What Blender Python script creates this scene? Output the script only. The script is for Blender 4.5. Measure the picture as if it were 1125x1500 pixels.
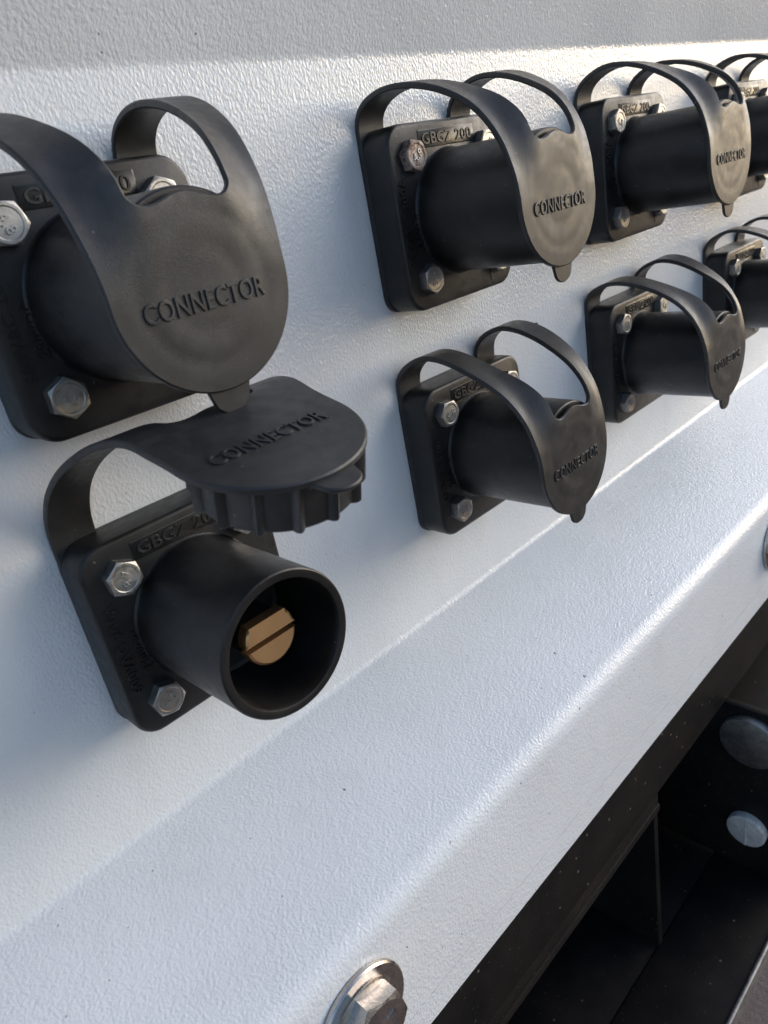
import bpy, bmesh, math, random
from mathutils import Vector, Matrix
from mathutils import geometry as geo
random.seed(11)
for o in list(bpy.data.objects): bpy.data.objects.remove(o)
SC = bpy.context.scene
COL = SC.collection
MM = 0.001
R_ = math.radians

# ------------------------------------------------------------------ camera
# scene frame in millimetres: u right along the panel, v up, w out of the panel
def P(u, v, w): return Vector((u*MM, -w*MM, v*MM))
cam_d = bpy.data.cameras.new('camera'); cam = bpy.data.objects.new('camera', cam_d); COL.objects.link(cam)
cam_d.sensor_fit = 'HORIZONTAL'; cam_d.sensor_width = 36; cam_d.lens = 1076.78/1125*36
cam_d.dof.use_dof = True; cam_d.dof.focus_distance = .30; cam_d.dof.aperture_fstop = 32
cam_d.clip_start = 0.005; cam_d.clip_end = 500
AX = [(0.68837, -0.17866, 0.70302), (0.40253, 0.90035, -0.16534), (-0.60342, 0.39680, 0.69169)]   # camera axes in (u,v,w)
m = Matrix.Identity(4)
for j, a in enumerate(AX):
    col = Vector((a[0], -a[2], a[1])).normalized()
    for i in range(3): m[i][j] = col[i]
m.translation = P(-107.52, 15.19, 247.14)
cam.matrix_world = m
SC.camera = cam

# ------------------------------------------------------------------ light
SUN_AZ = R_(63)      # away from the panel normal (-Y) towards +X
SUN_EL = R_(20)
sd = Vector((math.sin(SUN_AZ)*math.cos(SUN_EL), -math.cos(SUN_AZ)*math.cos(SUN_EL), math.sin(SUN_EL)))
W = bpy.data.worlds.new('World'); SC.world = W; W.use_nodes = True
nt = W.node_tree; bg = nt.nodes['Background']
sky = nt.nodes.new('ShaderNodeTexSky'); sky.sky_type = 'NISHITA'; sky.sun_disc = False
sky.sun_elevation = SUN_EL; sky.sun_rotation = math.atan2(sd.x, sd.y)
sky.air_density = 0.8; sky.dust_density = 1.2; sky.ozone_density = 1.4
nt.links.new(sky.outputs[0], bg.inputs[0]); bg.inputs[1].default_value = 0.15
sl = bpy.data.lights.new('sun', 'SUN'); sun = bpy.data.objects.new('sun', sl); COL.objects.link(sun)
sl.energy = 0.46; sl.angle = R_(36); sl.color = (1, 0.993, 0.985)
sun.rotation_euler = (-sd).to_track_quat('-Z', 'Y').to_euler()
SC.view_settings.view_transform = 'Standard'; SC.view_settings.look = 'None'
SC.view_settings.gamma = 1; SC.view_settings.exposure = 0.68; SC.view_settings.use_curve_mapping = False

# ------------------------------------------------------------------ materials
class Mat:
    def __init__(s, name):
        s.m = bpy.data.materials.new(name); s.m.use_nodes = True
        s.t = s.m.node_tree; s.b = s.t.nodes['Principled BSDF']
        s.tc = s.n('ShaderNodeTexCoord')
    def n(s, typ, **kw):
        x = s.t.nodes.new(typ)
        for k, v in kw.items(): setattr(x, k, v)
        return x
    def l(s, a, b): s.t.links.new(a, b)
    def noise(s, scale, detail=2, rough=.5, stretch=None):
        x = s.n('ShaderNodeTexNoise'); x.inputs['Scale'].default_value = scale
        x.inputs['Detail'].default_value = detail; x.inputs['Roughness'].default_value = rough
        co = s.tc.outputs['Object']
        if stretch:
            mp = s.n('ShaderNodeMapping'); mp.inputs['Scale'].default_value = stretch
            s.l(co, mp.inputs[0]); co = mp.outputs[0]
        s.l(co, x.inputs['Vector']); return x.outputs['Fac']
    def ramp(s, fac, stops):
        r = s.n('ShaderNodeValToRGB'); e = r.color_ramp.elements
        while len(e) < len(stops): e.new(.5)
        for k, (p, c) in zip(e, stops):
            k.position = p; k.color = (*c, 1) if len(c) == 3 else c
        s.l(fac, r.inputs[0]); return r.outputs[0]
    def mix(s, fac, a, b):
        x = s.n('ShaderNodeMix', data_type='RGBA')
        s.l(fac, x.inputs[0]) if not isinstance(fac, float) else setattr(x.inputs[0], 'default_value', fac)
        for v, i in ((a, 6), (b, 7)):
            if isinstance(v, tuple): x.inputs[i].default_value = (*v, 1)
            else: s.l(v, x.inputs[i])
        return x.outputs[2]
    def math(s, op, a, b):
        x = s.n('ShaderNodeMath', operation=op)
        for v, i in ((a, 0), (b, 1)):
            if isinstance(v, (int, float)): x.inputs[i].default_value = v
            else: s.l(v, x.inputs[i])
        return x.outputs[0]
    def bump(s, h, dist, strength=1.0, prev=None):
        x = s.n('ShaderNodeBump'); x.inputs['Strength'].default_value = strength
        x.inputs['Distance'].default_value = dist; s.l(h, x.inputs['Height'])
        if prev: s.l(prev, x.inputs['Normal'])
        return x.outputs[0]
    def specks(s, scale, size, keep):
        """small round specks: voronoi cells, of which only a share carries a speck"""
        v = s.n('ShaderNodeTexVoronoi'); v.inputs['Scale'].default_value = scale
        nz = s.n('ShaderNodeTexNoise'); nz.inputs['Scale'].default_value = scale*2.3
        s.l(s.tc.outputs['Object'], nz.inputs['Vector'])
        va = s.n('ShaderNodeVectorMath', operation='MULTIPLY_ADD')
        s.l(nz.outputs['Color'], va.inputs[0]); va.inputs[1].default_value = (.35/scale,)*3
        s.l(s.tc.outputs['Object'], va.inputs[2]); s.l(va.outputs[0], v.inputs['Vector'])
        sep = s.n('ShaderNodeSeparateColor'); s.l(v.outputs['Color'], sep.inputs[0])
        a = s.math('LESS_THAN', v.outputs['Distance'], s_mul(s, sep.outputs[1], size))
        b = s.math('LESS_THAN', sep.outputs[0], keep)
        return s.math('MULTIPLY', a, b)
    def set(s, **kw):
        names = dict(color='Base Color', rough='Roughness', metal='Metallic', normal='Normal', spec='Specular IOR Level', coat='Coat Weight', coat_rough='Coat Roughness')
        for k, v in kw.items():
            i = s.b.inputs[names[k]]
            if isinstance(v, tuple): i.default_value = (*v, 1)
            elif isinstance(v, (int, float)): i.default_value = v
            else: s.l(v, i)
        return s
def s_mul(s, a, k): return s.math('MULTIPLY', a, k)

def mk_paint():
    s = Mat('white_textured_paint')
    fine = s.noise(880, 1.5, .45, (1, 1, .74))
    mid = s.noise(330, 2, .5)
    big = s.noise(16, 3, .55)
    h = s.math('ADD', s.math('MULTIPLY', fine, .7), s.math('MULTIPLY', mid, .4))
    nrm = s.bump(h, .0008, .60)
    tint = s.ramp(big, [(.3, (.735, .75, .752)), (.7, (.78, .795, .797))])
    st = s.ramp(s.noise(38, 6, .68, (1, 1, .5)), [(.52, (0, 0, 0)), (.78, (1, 1, 1))])
    tint = s.mix(s.math('MULTIPLY', st, .16), tint, (.42, .40, .37))
    scr = s.ramp(s.noise(420, 3, .6, (.10, 1, 1.3)), [(.70, (0, 0, 0)), (.735, (1, 1, 1))])
    tint = s.mix(s.math('MULTIPLY', scr, .10), tint, (.45, .43, .41))
    sp = s.specks(170, .14, .15)
    sp2 = s.specks(520, .26, .03)
    c = s.mix(s.math('MULTIPLY', sp, .75), tint, (.10, .09, .085))
    c = s.mix(s.math('MULTIPLY', sp2, .55), c, (.22, .20, .18))
    r = s.ramp(big, [(.3, (.17,)*3), (.75, (.25,)*3)])
    return s.set(color=c, rough=r, normal=nrm, spec=.5).m
def mk_rubber(name, base, rough, grain=1.0):
    s = Mat(name)
    fine = s.noise(3400, 2, .6); mid = s.noise(260, 3, .6); big = s.noise(60, 6, .7)
    nrm = s.bump(fine, .00012*grain, .55)
    nrm = s.bump(mid, .0003, .05, nrm)
    hi = tuple(min(1, x*1.9+.006) for x in base)
    c = s.mix(s.ramp(big, [(.42, (0, 0, 0)), (.75, (1, 1, 1))]), base, hi)
    sp = s.specks(420, .20, .05)
    c = s.mix(s.math('MULTIPLY', sp, .5), c, (.20, .18, .16))
    r = s.ramp(mid, [(.3, (rough-.07,)*3), (.7, (rough+.09,)*3)])
    return s.set(color=c, rough=r, normal=nrm, spec=.5).m
def mk_metal(name, a, b, rough, scale=600, bump=.0002, rust=None):
    s = Mat(name)
    n1 = s.noise(scale, 4, .65); n2 = s.noise(scale*.25, 3, .6)
    c = s.ramp(n2, [(.3, a), (.7, b)])
    if rust: c = s.mix(s.ramp(s.noise(340, 4, .7), [(.42, (0, 0, 0)), (.6, (1, 1, 1))]), c, rust)
    r = s.ramp(n1, [(.3, (rough-.1,)*3), (.7, (rough+.12,)*3)])
    return s.set(color=c, metal=1.0 if not rust else .35, rough=r, normal=s.bump(n1, bump, .5)).m
def mk_black_paint():
    s = Mat('black_frame_paint')
    n = s.noise(900, 3, .6); b = s.noise(30, 4, .6)
    c = s.ramp(b, [(.35, (.008, .0075, .0072)), (.75, (.019, .016, .0135))])
    c = s.mix(s.math('MULTIPLY', s.specks(260, .22, .10), .6), c, (.22, .19, .16))
    c = s.mix(s.math('MULTIPLY', s.specks(900, .3, .05), .45), c, (.2, .18, .16))
    return s.set(color=c, rough=.48, normal=s.bump(n, .0002, .5), spec=.12).m
def mk_ground():
    s = Mat('brown_dirt')
    a = s.noise(6, 8, .65); b = s.noise(160, 4, .7)
    c = s.mix(s.ramp(b, [(.35, (0, 0, 0)), (.7, (1, 1, 1))]), s.ramp(a, [(.3, (.21, .145, .11)), (.7, (.27, .195, .155))]), (.165, .115, .09))
    return s.set(color=c, rough=.95, normal=s.bump(b, .006, .7)).m
M_PAINT = mk_paint()
M_BODY = mk_rubber('black_moulded_plastic', (.008, .0077, .0076), .38)
M_CAP = mk_rubber('black_rubber', (.022, .0215, .021), .40, 1.3)
M_PLATE = mk_rubber('smooth_black_plastic', (.008, .008, .008), .30, .4)
M_ZINC = mk_metal('zinc_plated_steel', (.32, .31, .29), (.52, .505, .48), .46)
M_RUST = mk_metal('rusty_steel', (.34, .28, .25), (.50, .44, .40), .45, rust=(.12, .062, .045))
M_STAIN = mk_metal('worn_stainless_steel', (.44, .405, .375), (.62, .58, .54), .27, 260, .0003)
def mk_brass():
    s = Mat('bronze_contact_metal')
    turned = s.noise(500, 2, .5, (.12, 1, 1)); big = s.noise(120, 2, .5)
    return s.set(color=s.ramp(big, [(.3, (.80, .51, .255)), (.7, (.86, .57, .30))]), metal=1.0, rough=.42, normal=s.bump(turned, .00004, .3)).m
M_BRASS = mk_brass()
M_FRAME = mk_black_paint()
M_DULL = mk_metal('dull_galvanised_steel', (.70, .655, .60), (.86, .82, .76), .6, rust=(.62, .58, .53))
M_EDGE = mk_metal('worn_grey_steel_edge', (.27, .26, .25), (.42, .40, .38), .5)
M_GROUND = mk_ground()

# ------------------------------------------------------------------ helpers
def finish(bm, name, mat, parent=None, ang=32, flat=False):
    bmesh.ops.remove_doubles(bm, verts=bm.verts, dist=1e-7)
    bmesh.ops.recalc_face_normals(bm, faces=bm.faces)
    me = bpy.data.meshes.new(name); bm.to_mesh(me); bm.free()
    if not flat:
        me.shade_smooth(); me.set_sharp_from_angle(angle=R_(ang))
    me.materials.append(mat)
    return link(me, name, parent)
def link(me, name, parent=None):
    o = bpy.data.objects.new(name, me); COL.objects.link(o)
    if parent: o.parent = parent
    return o
def empty(name, u, v, w, label, cat, group=None):
    o = bpy.data.objects.new(name, None); COL.objects.link(o); o.location = P(u, v, w); o.empty_display_size = .01
    o['label'] = label; o['category'] = cat
    if group: o['group'] = group
    return o
def loft(bm, loops, cap0=True, cap1=True, closed=True):
    rows = [[bm.verts.new(p) for p in lp] for lp in loops]
    n = len(rows[0])
    for a, b in zip(rows, rows[1:]):
        for i in range(n if closed else n-1):
            j = (i+1) % n
            bm.faces.new((a[i], a[j], b[j], b[i]))
    if cap0: bm.faces.new(rows[0][::-1])
    if cap1: bm.faces.new(rows[-1])
    return rows
def rrect(a, b, r, n=8):
    pts = []
    for cx, cy, t0 in ((a-r, b-r, 0), (-a+r, b-r, 90), (-a+r, -b+r, 180), (a-r, -b+r, 270)):
        for k in range(n+1):
            t = R_(t0+90*k/n); pts.append((cx+r*math.cos(t), cy+r*math.sin(t)))
    return pts
def revolve(bm, prof, n=72, cu=0, cv=0):
    """prof: list of (radius, w) about the w axis"""
    rows = []
    for r, w in prof:
        if r < 1e-6: rows.append([bm.verts.new(P(cu, cv, w))])
        else: rows.append([bm.verts.new(P(cu+r*math.cos(2*math.pi*k/n), cv+r*math.sin(2*math.pi*k/n), w)) for k in range(n)])
    for a, b in zip(rows, rows[1:]):
        for i in range(n):
            j = (i+1) % n
            if len(a) == 1 and len(b) == 1: continue
            if len(a) == 1: bm.faces.new((a[0], b[j], b[i]))
            elif len(b) == 1: bm.faces.new((a[i], a[j], b[0]))
            else: bm.faces.new((a[i], a[j], b[j], b[i]))
def box(bm, u0, u1, v0, v1, w0, w1, bev=0):
    r = bmesh.ops.create_cube(bm, size=1)
    for x in r['verts']:
        x.co = P(u0+(x.co.x+.5)*(u1-u0), v0+(x.co.y+.5)*(v1-v0), w0+(x.co.z+.5)*(w1-w0))
    if bev:
        es = list({e for x in r['verts'] for e in x.link_edges})
        bmesh.ops.bevel(bm, geom=es, offset=bev*MM, segments=2, profile=.5, affect='EDGES')
def catmull(pts, n=24):
    out = []
    q = [pts[0]] + list(pts) + [pts[-1]]
    for i in range(1, len(q)-2):
        p0, p1, p2, p3 = [Vector(x) for x in q[i-1:i+3]]
        for k in range(n):
            t = k/n
            out.append(.5*((2*p1)+(-p0+p2)*t+(2*p0-5*p1+4*p2-p3)*t*t+(-p0+3*p1-3*p2+p3)*t**3))
    out.append(Vector(pts[-1])); return out
def fillet(pts, radii, n=7):
    out = [Vector(pts[0])]
    for i in range(1, len(pts)-1):
        a, b, c = Vector(pts[i-1]), Vector(pts[i]), Vector(pts[i+1]); r = radii[i]
        if r <= 0: out.append(b); continue
        d0, d1 = (a-b).normalized(), (c-b).normalized()
        half = d0.angle(d1)/2; L = r/math.tan(half)
        ctr = b+(d0+d1).normalized()*(r/math.sin(half))
        s, e = b+d0*L-ctr, b+d1*L-ctr; full = math.pi-2*half
        for k in range(n+1):
            t = k/n
            v = (s*math.sin((1-t)*full)+e*math.sin(t*full))/math.sin(full)
            out.append(ctr+v)
    out.append(Vector(pts[-1])); return out

_txt = {}
def text_mesh(body, extr, bev, spacing=1.0):
    """returns (verts, faces) of the lettering normalised: x 0..1 over its width, y 0..1 over its height, z 0..1"""
    key = (body, extr, bev, spacing)
    if key in _txt: return _txt[key]
    cu = bpy.data.curves.new('lettering', 'FONT'); cu.body = body; cu.size = 1; cu.extrude = extr; cu.bevel_depth = bev
    cu.bevel_resolution = 0; cu.resolution_u = 3; cu.space_character = spacing; cu.offset = .001
    o = bpy.data.objects.new('lettering', cu); COL.objects.link(o)
    dg = bpy.context.evaluated_depsgraph_get()
    me = bpy.data.meshes.new_from_object(o.evaluated_get(dg))
    vs = [v.co.copy() for v in me.vertices]; fs = [tuple(p.vertices) for p in me.polygons]
    bpy.data.objects.remove(o); bpy.data.curves.remove(cu); bpy.data.meshes.remove(me)
    lo = Vector([min(v[i] for v in vs) for i in range(3)]); hi = Vector([max(v[i] for v in vs) for i in range(3)])
    vs = [Vector([(v[i]-lo[i])/(hi[i]-lo[i]) for i in range(3)]) for v in vs]
    _txt[key] = (vs, fs); return vs, fs
def lettering(body, fn, name, mat, parent, extr=.05, bev=.012, spacing=1.0):
    vs, fs = text_mesh(body, extr, bev, spacing)
    me = bpy.data.meshes.new(name); me.from_pydata([fn(v.x, v.y, v.z) for v in vs], [], fs); me.update()
    me.shade_smooth(); me.set_sharp_from_angle(angle=R_(25)); me.materials.append(mat)
    return link(me, name, parent)

# ------------------------------------------------------------------ white panel
U0, U1 = -420, 1250
def build_panel():
    prof = [(330, 44), (172, 44), (66, 0), (-197.2, 0), (-233.2, 80), (-295.2, 80), (-295.55, 77.6), (-295.9, 79.95), (-310.5, 79.9)]   # (v, w)
    rad = [0, 10, 9, 5, 12.5, 0, 0, 0, 0]
    front = fillet(prof, rad)
    th = 3.0
    # back side: offset towards -w
    back = []
    for i, p in enumerate(front):
        a = front[max(0, i-1)]; b = front[min(len(front)-1, i+1)]
        t = (b-a).normalized(); n = Vector((-t.y, t.x)); n = n if n.y < 0 else -n
        if abs(n.y) < .2: n = Vector((n.x, -.2)).normalized()
        back.append(p+n*th)
    ring = front+back[::-1]
    bm = bmesh.new()
    us = [U0, U1]
    loft(bm, [[P(u, q.x, q.y) for q in ring] for u in us])
    o = finish(bm, 'cabinet_panel', M_PAINT, None, 40)
    o['label'] = 'white orange-peel painted folded sheet steel panel carrying the rows of black connectors'
    o['category'] = 'panel'
    return o
build_panel()

# ------------------------------------------------------------------ panel bolts
def hex_head(bm, cu, cv, w0, h, rc, ang=0, dish=.0, nper=4, dish_r=.72):
    ri = rc*math.cos(math.pi/6); rt = ri*.95; ch = (rc-rt)*.5
    n = 6*nper
    def hr(t):
        k = (t-math.pi/6) % (math.pi/3)-math.pi/6
        return ri/math.cos(((t) % (math.pi/3))-math.pi/6)
    def pt(r, t, w): return P(cu+r*math.cos(t+ang), cv+r*math.sin(t+ang), w)
    ts = [2*math.pi*k/n for k in range(n)]
    loops = [[pt(hr(t), t, w0) for t in ts],
             [pt(hr(t), t, w0+h-ch*(hr(t)-rt)/(rc-rt)) for t in ts],
             [pt(rt, t, w0+h) for t in ts]]
    if dish:
        loops += [[pt(rt*dish_r, t, w0+h) for t in ts], [pt(rt*dish_r*.92, t, w0+h-dish) for t in ts]]
    loft(bm, loops, cap0=False)
def panel_bolt(u, v, label, ang, src=None):
    t = empty('panel_bolt', u, v, 80, label, 'bolt', 'large bolts through the lower face of the panel')
    bm = bmesh.new()
    revolve(bm, [(9, 0.05), (20.4, .05), (20.9, .6), (20.9, 2.1), (20.3, 2.8), (16, 2.85), (9, 2.85)], 64)
    finish(bm, 'washer', M_STAIN, t)
    bm = bmesh.new()
    revolve(bm, [(9, 2.9), (15.4, 2.9), (15.6, 3.5), (13.6, 4.3), (8, 4.4)], 48)
    hex_head(bm, 0, 0, 3.2, 8.2, 14.85, ang, dish=.5)
    h = finish(bm, 'hex_head', M_STAIN, t, 24)
    for k in range(3):
        a = R_(28+120*k); bm = bmesh.new()
        ca, sa = math.cos(a), math.sin(a)
        box(bm, 4.6, 8.2, -.55, .55, 10.85, 11.35, .15)
        for x in bm.verts:
            q = x.co.copy(); x.co = Vector((q.x*ca-q.z*sa, q.y, q.x*sa+q.z*ca))
        finish(bm, 'grade_mark', M_STAIN, h)
    return t
panel_bolt(-21.8, -264.4, 'large steel hex bolt with washer at the bottom edge of the photo', R_(41))
panel_bolt(401, -266, 'large hex bolt with washer half cut off by the right photo edge', R_(12))

# ------------------------------------------------------------------ connector
HS = 37.9     # half side of the flange
TF = 17.2     # its front face
def flange_mesh():
    bm = bmesh.new()
    prof = [(0.25, 2.7), (0, 3.1), (0, 15.6), (.25, 16.4), (.8, 17.0), (1.5, TF)]
    loft(bm, [[P(u, v, w) for u, v in rrect(HS-i, HS-i, 9.5-i*.8)] for i, w in prof])
    return bm
def gasket_mesh():
    bm = bmesh.new()
    loft(bm, [[P(u, v, w) for u, v in rrect(HS-i, HS-i, 8)] for i, w in [(.3, .02), (.1, .3), (.1, 2.4), (.3, 2.65)]])
    return bm
def barrel_mesh():
    bm = bmesh.new()
    pr = [(26.9, TF+.03), (26.5, TF+.3), (26.15, TF+.8), (25.95, TF+1.6), (25.85, TF+3), (25.7, 40), (25.4, 67.8), (25.2, 68.6), (24.7, 69.0),
          (22.5, 69.0), (22.15, 68.85), (21.9, 68.4), (21.7, 67.3), (21.6, 66), (21.3, 34), (20, 33), (0, 33)]
    revolve(bm, pr, 96)
    return bm
def contact_mesh(w0=55.5, w1=60.0, cut=0.0):
    # bronze pin: round, top flat cut away, slot across the face
    bm = bmesh.new()
    R = 10.2; top = 7.0; sl_ = 1.0; c = -.4
    def half(lo, hi, wf):
        n = 40; pts = []
        for k in range(n):
            t = 2*math.pi*k/n
            pts.append((R*math.cos(t), R*math.sin(t)))
        # clip circle between v=lo..hi
        def clip(poly, v0, keep_above):
            out = []
            for i in range(len(poly)):
                a, b = poly[i-1], poly[i]
                ia = (a[1] >= v0) == keep_above; ib = (b[1] >= v0) == keep_above
                if ia != ib:
                    s = (v0-a[1])/(b[1]-a[1]); out.append((a[0]+s*(b[0]-a[0]), v0))
                if ib: out.append(b)
            return out
        q = clip(clip(pts, lo, True), hi, False)
        cu = sum(p[0] for p in q)/len(q); cv = sum(p[1] for p in q)/len(q)
        def sh(p, d):
            r = math.hypot(*p)
            if r > R-.01: return (p[0]*(R-d)/R, p[1]*(R-d)/R)
            return p
        loops = [[P(*sh(p, cut), w0) for p in q], [P(*sh(p, 0), wf-1.3) for p in q], [P(*sh(p, .35), wf-.5) for p in q], [P(*sh(p, 1.1), wf) for p in q]]
        loft(bm, loops, cap0=False)
    half(-R-1, c-sl_, w1); half(c+sl_, top, w1)
    return bm

# rubber cap: a sheet cut to a Y outline, bent along a profile; the strap's inner edge runs a little further out than its outer edge
TAIL = [(70.6, -8), (70.6, -18), (70.6, -27), (70.6, -40)]
HEAD = [(1.35, 27), (1.35, 38), (3.2, 44.2), (9, 48.9), (19, 51.6), (31, 50.4)]
OUTER = HEAD + [(44.5, 45.2), (57, 36.6), (65.3, 25), (69.2, 13), (70.4, 4), (70.6, 0)] + TAIL
INNER = HEAD + [(46, 46.2), (59.5, 39.6), (67.6, 31.5), (70.9, 23), (71.0, 13), (70.7, 5), (70.6, 0)] + TAIL
def lid_profile():
    ph = R_(-15.2); c = Vector((85.9, 72.7)); d = Vector((math.cos(ph), math.sin(ph)))
    pts = [(1.35, 27), (1.6, 37), (4.2, 47), (12, 57.2), (25, 66.6), (40, 73.8), (52.5, 77.6), tuple(c-d*22), tuple(c-d*11), tuple(c), tuple(c+d*13), tuple(c+d*27), tuple(c+d*40)]
    return pts, c
class Curve:
    def __init__(s, pts, centre_test):
        s.p = catmull(pts, 26); s.acc = [0.0]
        for a, b in zip(s.p, s.p[1:]): s.acc.append(s.acc[-1]+(b-a).length)
        s.sc = s.acc[min(range(len(s.p)), key=lambda i: centre_test(s.p[i]))]
    def at(s, q):
        import bisect
        q = max(0, min(s.acc[-1]-1e-6, q)); i = max(1, min(len(s.acc)-1, bisect.bisect_right(s.acc, q)))
        f = (q-s.acc[i-1])/(s.acc[i]-s.acc[i-1])
        lo, hi = max(0, i-3), min(len(s.p)-1, i+2)
        return s.p[i-1].lerp(s.p[i], f), (s.p[hi]-s.p[lo]).normalized()
class Sheet:
    def __init__(s, outer, inner, centre_test, wob=0.0, asym=0.0, bow=0.0):
        s.o = Curve(outer, centre_test); s.i = Curve(inner, centre_test); s.sc = s.i.sc
        s.wob = wob; s.ph = random.uniform(0, 6); s.asym = asym; s.bow = bow
    def at(s, u, q):
        f = max(0, min(1, (abs(u)-12)/15)); f = f*f*(3-2*f)
        pi, ti = s.i.at(q)
        if f <= 0 or s.o.sc == s.i.sc: return pi, ti
        qo = q*s.o.sc/s.sc if q < s.sc else q-s.sc+s.o.sc
        po, to = s.o.at(qo)
        return pi.lerp(po, f), ti.lerp(to, f).normalized()
    def dent(s, u, q):
        r = math.hypot(u, q-s.sc)
        d = s.wob*(.55*math.sin(.24*u+s.ph)*math.cos(.21*(q-s.sc)+.6*s.ph)+.35*math.cos(r*.42+s.ph))
        d -= .17*math.exp(-((r-19.5)/1.5)**2)+.12*math.exp(-((r-11)/2.0)**2)   # faint moulded rings
        return d*max(0, 1-(r/30)**4)
    def map(s, u, q, n):
        p, t = s.at(u, q); nn = Vector((-t.y, t.x)); p = p+nn*(n+s.dent(u, q))
        k = max(0, 1-abs(p.x-24)/30); k = k*k*(3-2*k)
        return P(u+s.bow*math.sin(math.pi*min(1, max(0, q/s.sc))), p.y+s.asym*u/30*k, p.x)
RC = 27.4
def outline(sc, deeper=0):
    sN = sc-21.6+deeper
    def lerp_tab(x, tab):
        n = len(tab)
        def slope(i):
            a, b = tab[max(0, i-1)], tab[min(n-1, i+1)]
            return (b[1]-a[1])/(b[0]-a[0]) if 0 < i < n-1 else 0.0
        for i in range(n-1):
            (x0, y0), (x1, y1) = tab[i], tab[i+1]
            if x <= x1 or i == n-2:
                h = x1-x0; t = max(0, min(1, (x-x0)/h))
                return ((2*t**3-3*t*t+1)*y0+(t**3-2*t*t+t)*h*slope(i)+(-2*t**3+3*t*t)*y1+(t**3-t*t)*h*slope(i+1))
    rin = []
    n = 30
    tabi = [(0, 22.2), (sN*.25, 22.0), (sN*.6, 20.4), (sN-3.8, 14.8)]
    for k in range(n+1):
        q = (sN-3.8)*k/n; rin.append((lerp_tab(q, tabi), q))
    for k in range(1, 8):
        t = R_(90*k/7); rin.append((14.8-4.2+4.2*math.cos(t), sN-3.8+3.8*math.sin(t)))
    for k in range(1, 11):
        u = 10.6*(1-k/10); rin.append((u, sN-2.2*(.5+.5*math.cos(math.pi*u/10.6))))
    # outer, from the root down, then the round bottom
    tabo = [(0, 37.6), (sc*.2, 37.6), (sc*.45, 35.4), (sc*.72, 30.2), (sc-9, 27.7), (sc, RC)]
    rout = [(lerp_tab(sc*k/44, tabo), sc*k/44) for k in range(45)]
    for k in range(1, 31):
        t = R_(90*k/30); rout.append((RC*math.cos(t), sc+RC*math.sin(t)))
    right = rin[::-1]+rout          # from notch centre up the inner edge to the root, down the outer edge to the bottom
    left = [(-u, q) for u, q in right[::-1][1:-1]]
    return right+left
def sheet_solid(sh, ol, h, n0=0.0, rim=.5, grid=1.8):
    """solid of thickness 2h about offset n0 along the bent sheet"""
    N = len(ol)
    area = sum(ol[i][0]*ol[(i+1) % N][1]-ol[(i+1) % N][0]*ol[i][1] for i in range(N))
    if area < 0: ol = ol[::-1]
    ins = []
    for i in range(N):
        a, b, c = Vector(ol[i-1]), Vector(ol[i]), Vector(ol[(i+1) % N])
        t1 = (b-a).normalized(); t2 = (c-b).normalized(); n1 = Vector((-t1.y, t1.x)); n2 = Vector((-t2.y, t2.x))
        nn = (n1+n2); nn = nn.normalized() if nn.length > 1e-6 else n1
        ins.append(b+nn*rim*min(1.6, 1/max(.4, nn.dot(n1))))
    def inside(x, y):
        c = False; j = N-1
        for i in range(N):
            if (ins[i].y > y) != (ins[j].y > y) and x < (ins[j].x-ins[i].x)*(y-ins[i].y)/(ins[j].y-ins[i].y)+ins[i].x: c = not c
            j = i
        return c
    pts = list(ins)
    xs = [p.x for p in ins]; ys = [p.y for p in ins]
    y = min(ys); row = 0
    while y < max(ys):
        x = min(xs)+(grid/2 if row % 2 else 0)
        while x < max(xs):
            if inside(x, y) and min((x-p.x)**2+(y-p.y)**2 for p in ins) > 1.4: pts.append(Vector((x, y)))
            x += grid
        y += grid*.87; row += 1
    res = geo.delaunay_2d_cdt(pts, [], [list(range(N))], 1, 1e-6)
    V2, F = res[0], res[2]
    bm = bmesh.new()
    fr = [bm.verts.new(sh.map(p.x, p.y, n0+h)) for p in V2]
    bk = [bm.verts.new(sh.map(p.x, p.y, n0-h)) for p in V2]
    for f in F:
        bm.faces.new([fr[i] for i in f]); bm.faces.new([bk[i] for i in f][::-1])
    s1 = [bm.verts.new(sh.map(x, q, n0+h-rim)) for x, q in ol]
    s2 = [bm.verts.new(sh.map(x, q, n0-h+rim)) for x, q in ol]
    for i in range(N):
        j = (i+1) % N
        bm.faces.new((fr[i], s1[i], s1[j], fr[j])); bm.faces.new((s1[i], s2[i], s2[j], s1[j])); bm.faces.new((s2[i], bk[i], bk[j], s2[j]))
    return bm
def tab_outline(sc):
    b = sc+RC; pts = []
    for u in (7.2, 6.9, 6.7): pass
    pts += [(7.6, b-3.0), (6.8, b-.2), (6.3, b+1.4)]
    for k in range(1, 12):
        t = R_(180*k/12); pts.append((6.0*math.cos(t), b+2.0+4.6*math.sin(t)))
    pts += [(-6.3, b+1.4), (-6.8, b-.2), (-7.6, b-3.0)]
    return pts
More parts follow.
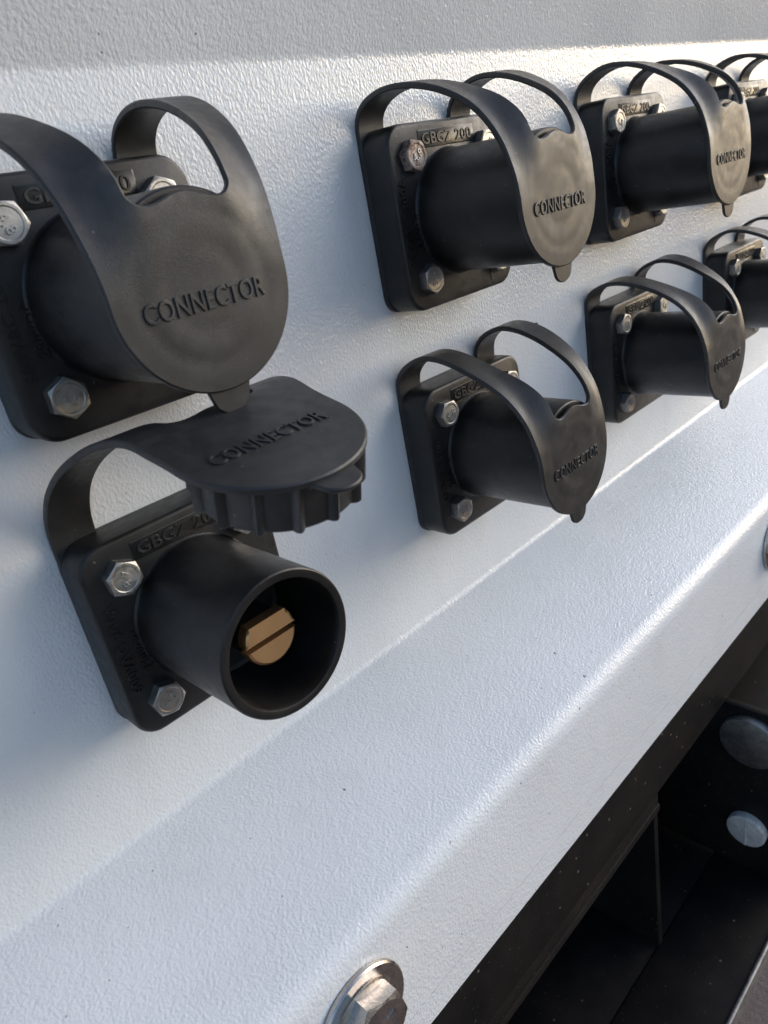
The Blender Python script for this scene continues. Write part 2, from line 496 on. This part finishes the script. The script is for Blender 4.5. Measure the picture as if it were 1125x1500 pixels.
def make_cap(parent, outer, inner, test, wob, opened=False, asym=0.0, bow=0.0, flash=False):
    sh = Sheet(outer, inner, test, wob, asym, bow)
    cap = finish(sheet_solid(sh, outline(sh.sc), 1.15), 'dust_cap', M_CAP, parent, 30)
    finish(sheet_solid(sh, tab_outline(sh.sc), .75, -.75, .35, 1.6), 'pull_tab', M_CAP, cap, 30)
    sc = sh.sc
    def fn(x, y, z): return sh.map(-19.3+37.6*x, sc+5.6-5.4*y, 1.0+.68*z)
    lettering('CONNECTOR', fn, 'lettering', M_CAP, cap, .05, .02, 1.06)
    if flash:
        u0, q0 = 37.0, sc*.40
        bm = bmesh.new()
        a = [bm.verts.new(sh.map(u0-1.2, q0-1.4, d)) for d in (-.4, .5)]; b = [bm.verts.new(sh.map(u0-1.4, q0+2.0, d)) for d in (-.4, .5)]
        c = bm.verts.new(sh.map(u0+1.1, q0+.2, .9))
        for f in ((a[0], a[1], c), (b[1], b[0], c), (a[1], b[1], c), (b[0], a[0], c), (a[0], b[0], b[1], a[1])): bm.faces.new(f)
        finish(bm, 'mould_flash', M_CAP, cap, flat=True)
    if opened:
        # ribbed plug under the lid
        bm = bmesh.new(); n = 168; r0 = 22.5
        def rad(t):
            k = (t*14/(2*math.pi)) % 1.0-.5
            return r0+(2.0*math.sqrt(max(0, 1-(k/.12)**2)) if abs(k) < .12 else 0)
        def ring(f, dn, dr=0): return [sh.map(1.5+(f(2*math.pi*k/n)+dr)*math.cos(2*math.pi*k/n), sc+2.2+(f(2*math.pi*k/n)+dr)*math.sin(2*math.pi*k/n), dn) for k in range(n)]
        rr = lambda t: rad(t)
        c0 = lambda t: r0-2.6
        loft(bm, [ring(rr, -1.0), ring(rr, -14.6), ring(rr, -15.3, -.5), ring(c0, -15.3), ring(c0, -2.2)], cap0=False)
        finish(bm, 'plug', M_CAP, cap, 30)
    return cap

def nut_bolt_meshes():
    bm = bmesh.new(); hex_head(bm, 0, 0, 0, 4.4, 6.6, 0, dish=.22, dish_r=.86)
    o = finish(bm, 'bolt', M_ZINC, None, 24); me = o.data; bpy.data.objects.remove(o)
    vs, fs = text_mesh('4.8', .05, .012, 1.1)
    mm = bpy.data.meshes.new('grade_mark'); mm.from_pydata([P(-2.9+5.8*v.x, -1.7+3.4*v.y, 4.1+.45*v.z) for v in vs], [], fs)
    mm.materials.append(M_ZINC)
    return me, mm
BOLT_ME, MARK_ME = nut_bolt_meshes()
BOLT_RUST = BOLT_ME.copy(); BOLT_RUST.materials[0] = M_RUST

shared = {}
def part(name, builder, mat, parent, ang=32):
    if name not in shared:
        o = finish(builder(), name, mat, parent, ang); shared[name] = o; return o
    o = shared[name].copy(); COL.objects.link(o); o.parent = parent; return o
def rating(parent):
    """raised vertical lettering on the left of the flange face, reading upwards"""
    out = []
    for body, u0, v0, L in (('600VAC 200A', -30.9, -18.5, 36), ('250VDC', -24.6, -12.5, 17)):
        key = 'rating_lettering'+body
        if key in shared:
            o = shared[key].copy(); COL.objects.link(o); o.parent = parent
        else:
            o = lettering(body, lambda x, y, z: P(u0-3.9*y, v0+L*x, TF-.1+.6*z), 'rating_lettering', M_BODY, parent, .05, .015, 1.1)
            shared[key] = o
def name_plate(parent):
    if 'np' in shared:
        o, l = shared['np']
        o2 = o.copy(); COL.objects.link(o2); o2.parent = parent
        l2 = l.copy(); COL.objects.link(l2); l2.parent = o2; return
    bm = bmesh.new()
    loft(bm, [[P(.2+u, 31.0+v, w) for u, v in rrect(18.7-i, 3.5-i, .5, 3)] for i, w in [(0, TF-.1), (0, TF+.2), (.25, TF+.32)]])
    o = finish(bm, 'name_plate', M_PLATE, parent, 30)
    l = lettering('GBGZ 200', lambda x, y, z: P(-16.6+33.4*x, 28.7+4.6*y, TF+.25+.42*z), 'lettering', M_BODY, o, .05, .015, 1.05)
    shared['np'] = (o, l)
def mould_mesh():
    bm = bmesh.new(); box(bm, 20.2, 20.8, -34.6, -28.2, TF-.1, TF+.3); box(bm, 20.85, 26.5, -28.8, -28.2, TF-.1, TF+.3); return bm
GROUP = 'black power connectors on the white panel'
def connector(u, v, label, bolt_angles, rusty=(), opened=False, peak=0.0, wob=.09, asym=0.0, bow=0.0):
    t = empty('power_connector', u, v, 0, label, 'power connector', GROUP)
    part('gasket', gasket_mesh, M_CAP, t)
    part('flange', flange_mesh, M_BODY, t)
    part('barrel', barrel_mesh, M_BODY, t, 28)
    name_plate(t); rating(t); part('mould_mark', mould_mesh, M_BODY, t)
    i = 0
    for sv in (1, -1):
        for su in (-1, 1):
            rot = R_(bolt_angles[i])
            b = link(BOLT_RUST if i in rusty else BOLT_ME, 'bolt', t); b.location = P(25*su, 25*sv, TF+.02); b.rotation_euler = (0, rot, 0)
            if i in rusty: b['label'] = 'rust-brown bolt'
            mk = link(MARK_ME, 'grade_mark', b); mk.rotation_euler = (0, R_(random.choice((-40, -15, 20, 65))), 0)
            i += 1
    if opened:
        pts, c = lid_profile()
        make_cap(t, pts, pts, lambda p: (p-c).length, wob, True)
        k = part('contact', contact_mesh, M_BRASS, t, 30)
        def core():
            bm = bmesh.new(); revolve(bm, [(0, 33.1), (9.0, 33.1), (9.0, 55.0), (8.6, 55.4), (0, 55.4)], 48)
            for x in bm.verts: x.co.z = min(x.co.z, 6.3*MM)
            return bm
        part('insulating_core', core, M_BODY, t, 30)
    else:
        lift = lambda L: [(w, v+peak*max(0, 1-abs(w-22)/30)) for w, v in L]
        make_cap(t, lift(OUTER), lift(INNER), lambda p: abs(p.y) if p.x > 50 else 99, wob, False, asym, bow, peak > 2)
    return t
S, RV, DX = 170.65, 111.49, -3.13
connector(0, 0, 'big capped connector upper left, partly cut off by the left photo edge', (8, 20, -28, 14), peak=-1.6, asym=.5, bow=.4)
connector(DX, -RV, 'uncapped connector with its lid flipped up, showing the bronze slotted contact', (22, 40, 12, -10), opened=True)
connector(S, 0, 'capped connector with a rust-brown bolt, right of the big upper left one', (10, 2, 32, 14), rusty=(0,), peak=-.6, asym=.8, bow=-.3)
connector(S+DX, -RV, 'capped connector in the lower row, first to the right of the open lidded one', (4, 16, 44, 20), peak=2.2, asym=-.6, bow=.5)
connector(2*S, 0, 'capped upper row connector directly above the third lower one, right of the rusty-bolt one', (30, 12, 5, 22), peak=.4, asym=-.4, bow=.8)
connector(2*S+DX, -RV, 'capped lower row connector just above the crease, next before the right edge one', (18, 40, 9, 3), peak=1.2, asym=1.0, bow=-.6)
connector(3*S, 0, 'top right connector mostly hidden behind another capped barrel at the photo edge', (3, 25, 14, 40), peak=.6)
connector(3*S+DX, -RV, 'lower row connector cut off by the right photo edge, its flange and bolt showing', (26, 7, 31, 12), peak=1.6)

# ------------------------------------------------------------------ black frame below the panel
fr = empty('steel_frame', 300, -513, 0, 'black painted steel frame and tray beneath the white panel', 'frame')
def fpart(name, fn, mat=M_FRAME, parent=fr):
    bm = bmesh.new(); fn(bm)
    for x in bm.verts: x.co -= fr.location
    return finish(bm, name, mat, parent, 32)
fpart('rail', lambda b: box(b, U0, U1, -358, -311.0, 40, 78, 1.2))
def lipf(b):
    box(b, U0, 222, -369.4, -358.2, 30, 76.2, .8); box(b, U0, 222, -375.4, -369.6, 30, 77.4, 1.0)
fpart('angle_bar', lipf)
fpart('back_plate', lambda b: box(b, U0, 700, -516, -358.5, -4, 2))
def gus(b):
    q = fillet([(2.2, -512.6), (2.2, -376), (72, -376), (72, -512.6)], [0, 0, 9, 0])
    loft(b, [[P(u, y.y, y.x) for y in q] for u in (223, 228)])
    bmesh.ops.bevel(b, geom=[e for e in b.edges], offset=.6*MM, segments=1, affect='EDGES')
fpart('gusset_plate', gus)
fpart('inner_floor', lambda b: box(b, U0, 700, -522, -514.0, 2.2, 70, .6))
fpart('tray_floor', lambda b: box(b, U0, 700, -523, -513.0, 70.9, 128, .8))
fpart('worn_rim', lambda b: box(b, U0, 700, -524, -510.6, 128.1, 131.2, 1.2), M_EDGE)
def cross(b):
    box(b, 322, 328, -512.7, -358.6, 2.4, 129.8, .6)
fpart('cross_plate', cross)
def disc(b, v, w, r, d, u=321.8, hexa=False):
    n = 48
    prof = [(r, 0), (r, d-1.2), (r-.4, d-.4), (r-1.2, d)]
    loft(b, [[P(u-x, v+rr*math.cos(2*math.pi*k/n), w+rr*math.sin(2*math.pi*k/n)) for k in range(n)] for rr, x in prof])
fpart('round_plug', lambda b: disc(b, -384, 96.5, 20.5, 6), M_EDGE)
def bolt2(b):
    disc(b, -469, 95.5, 14, 6); box(b, 315.2, 315.75, -482, -456, 94.9, 96.1)
fpart('frame_bolt', bolt2, M_DULL)

# ------------------------------------------------------------------ ground
bm = bmesh.new()
vs = [bm.verts.new((x, y, -.95)) for x, y in ((-60, -60), (60, -60), (60, 60), (-60, 60))]; bm.faces.new(vs)
g = finish(bm, 'ground', M_GROUND, None, flat=True); g['kind'] = 'structure'
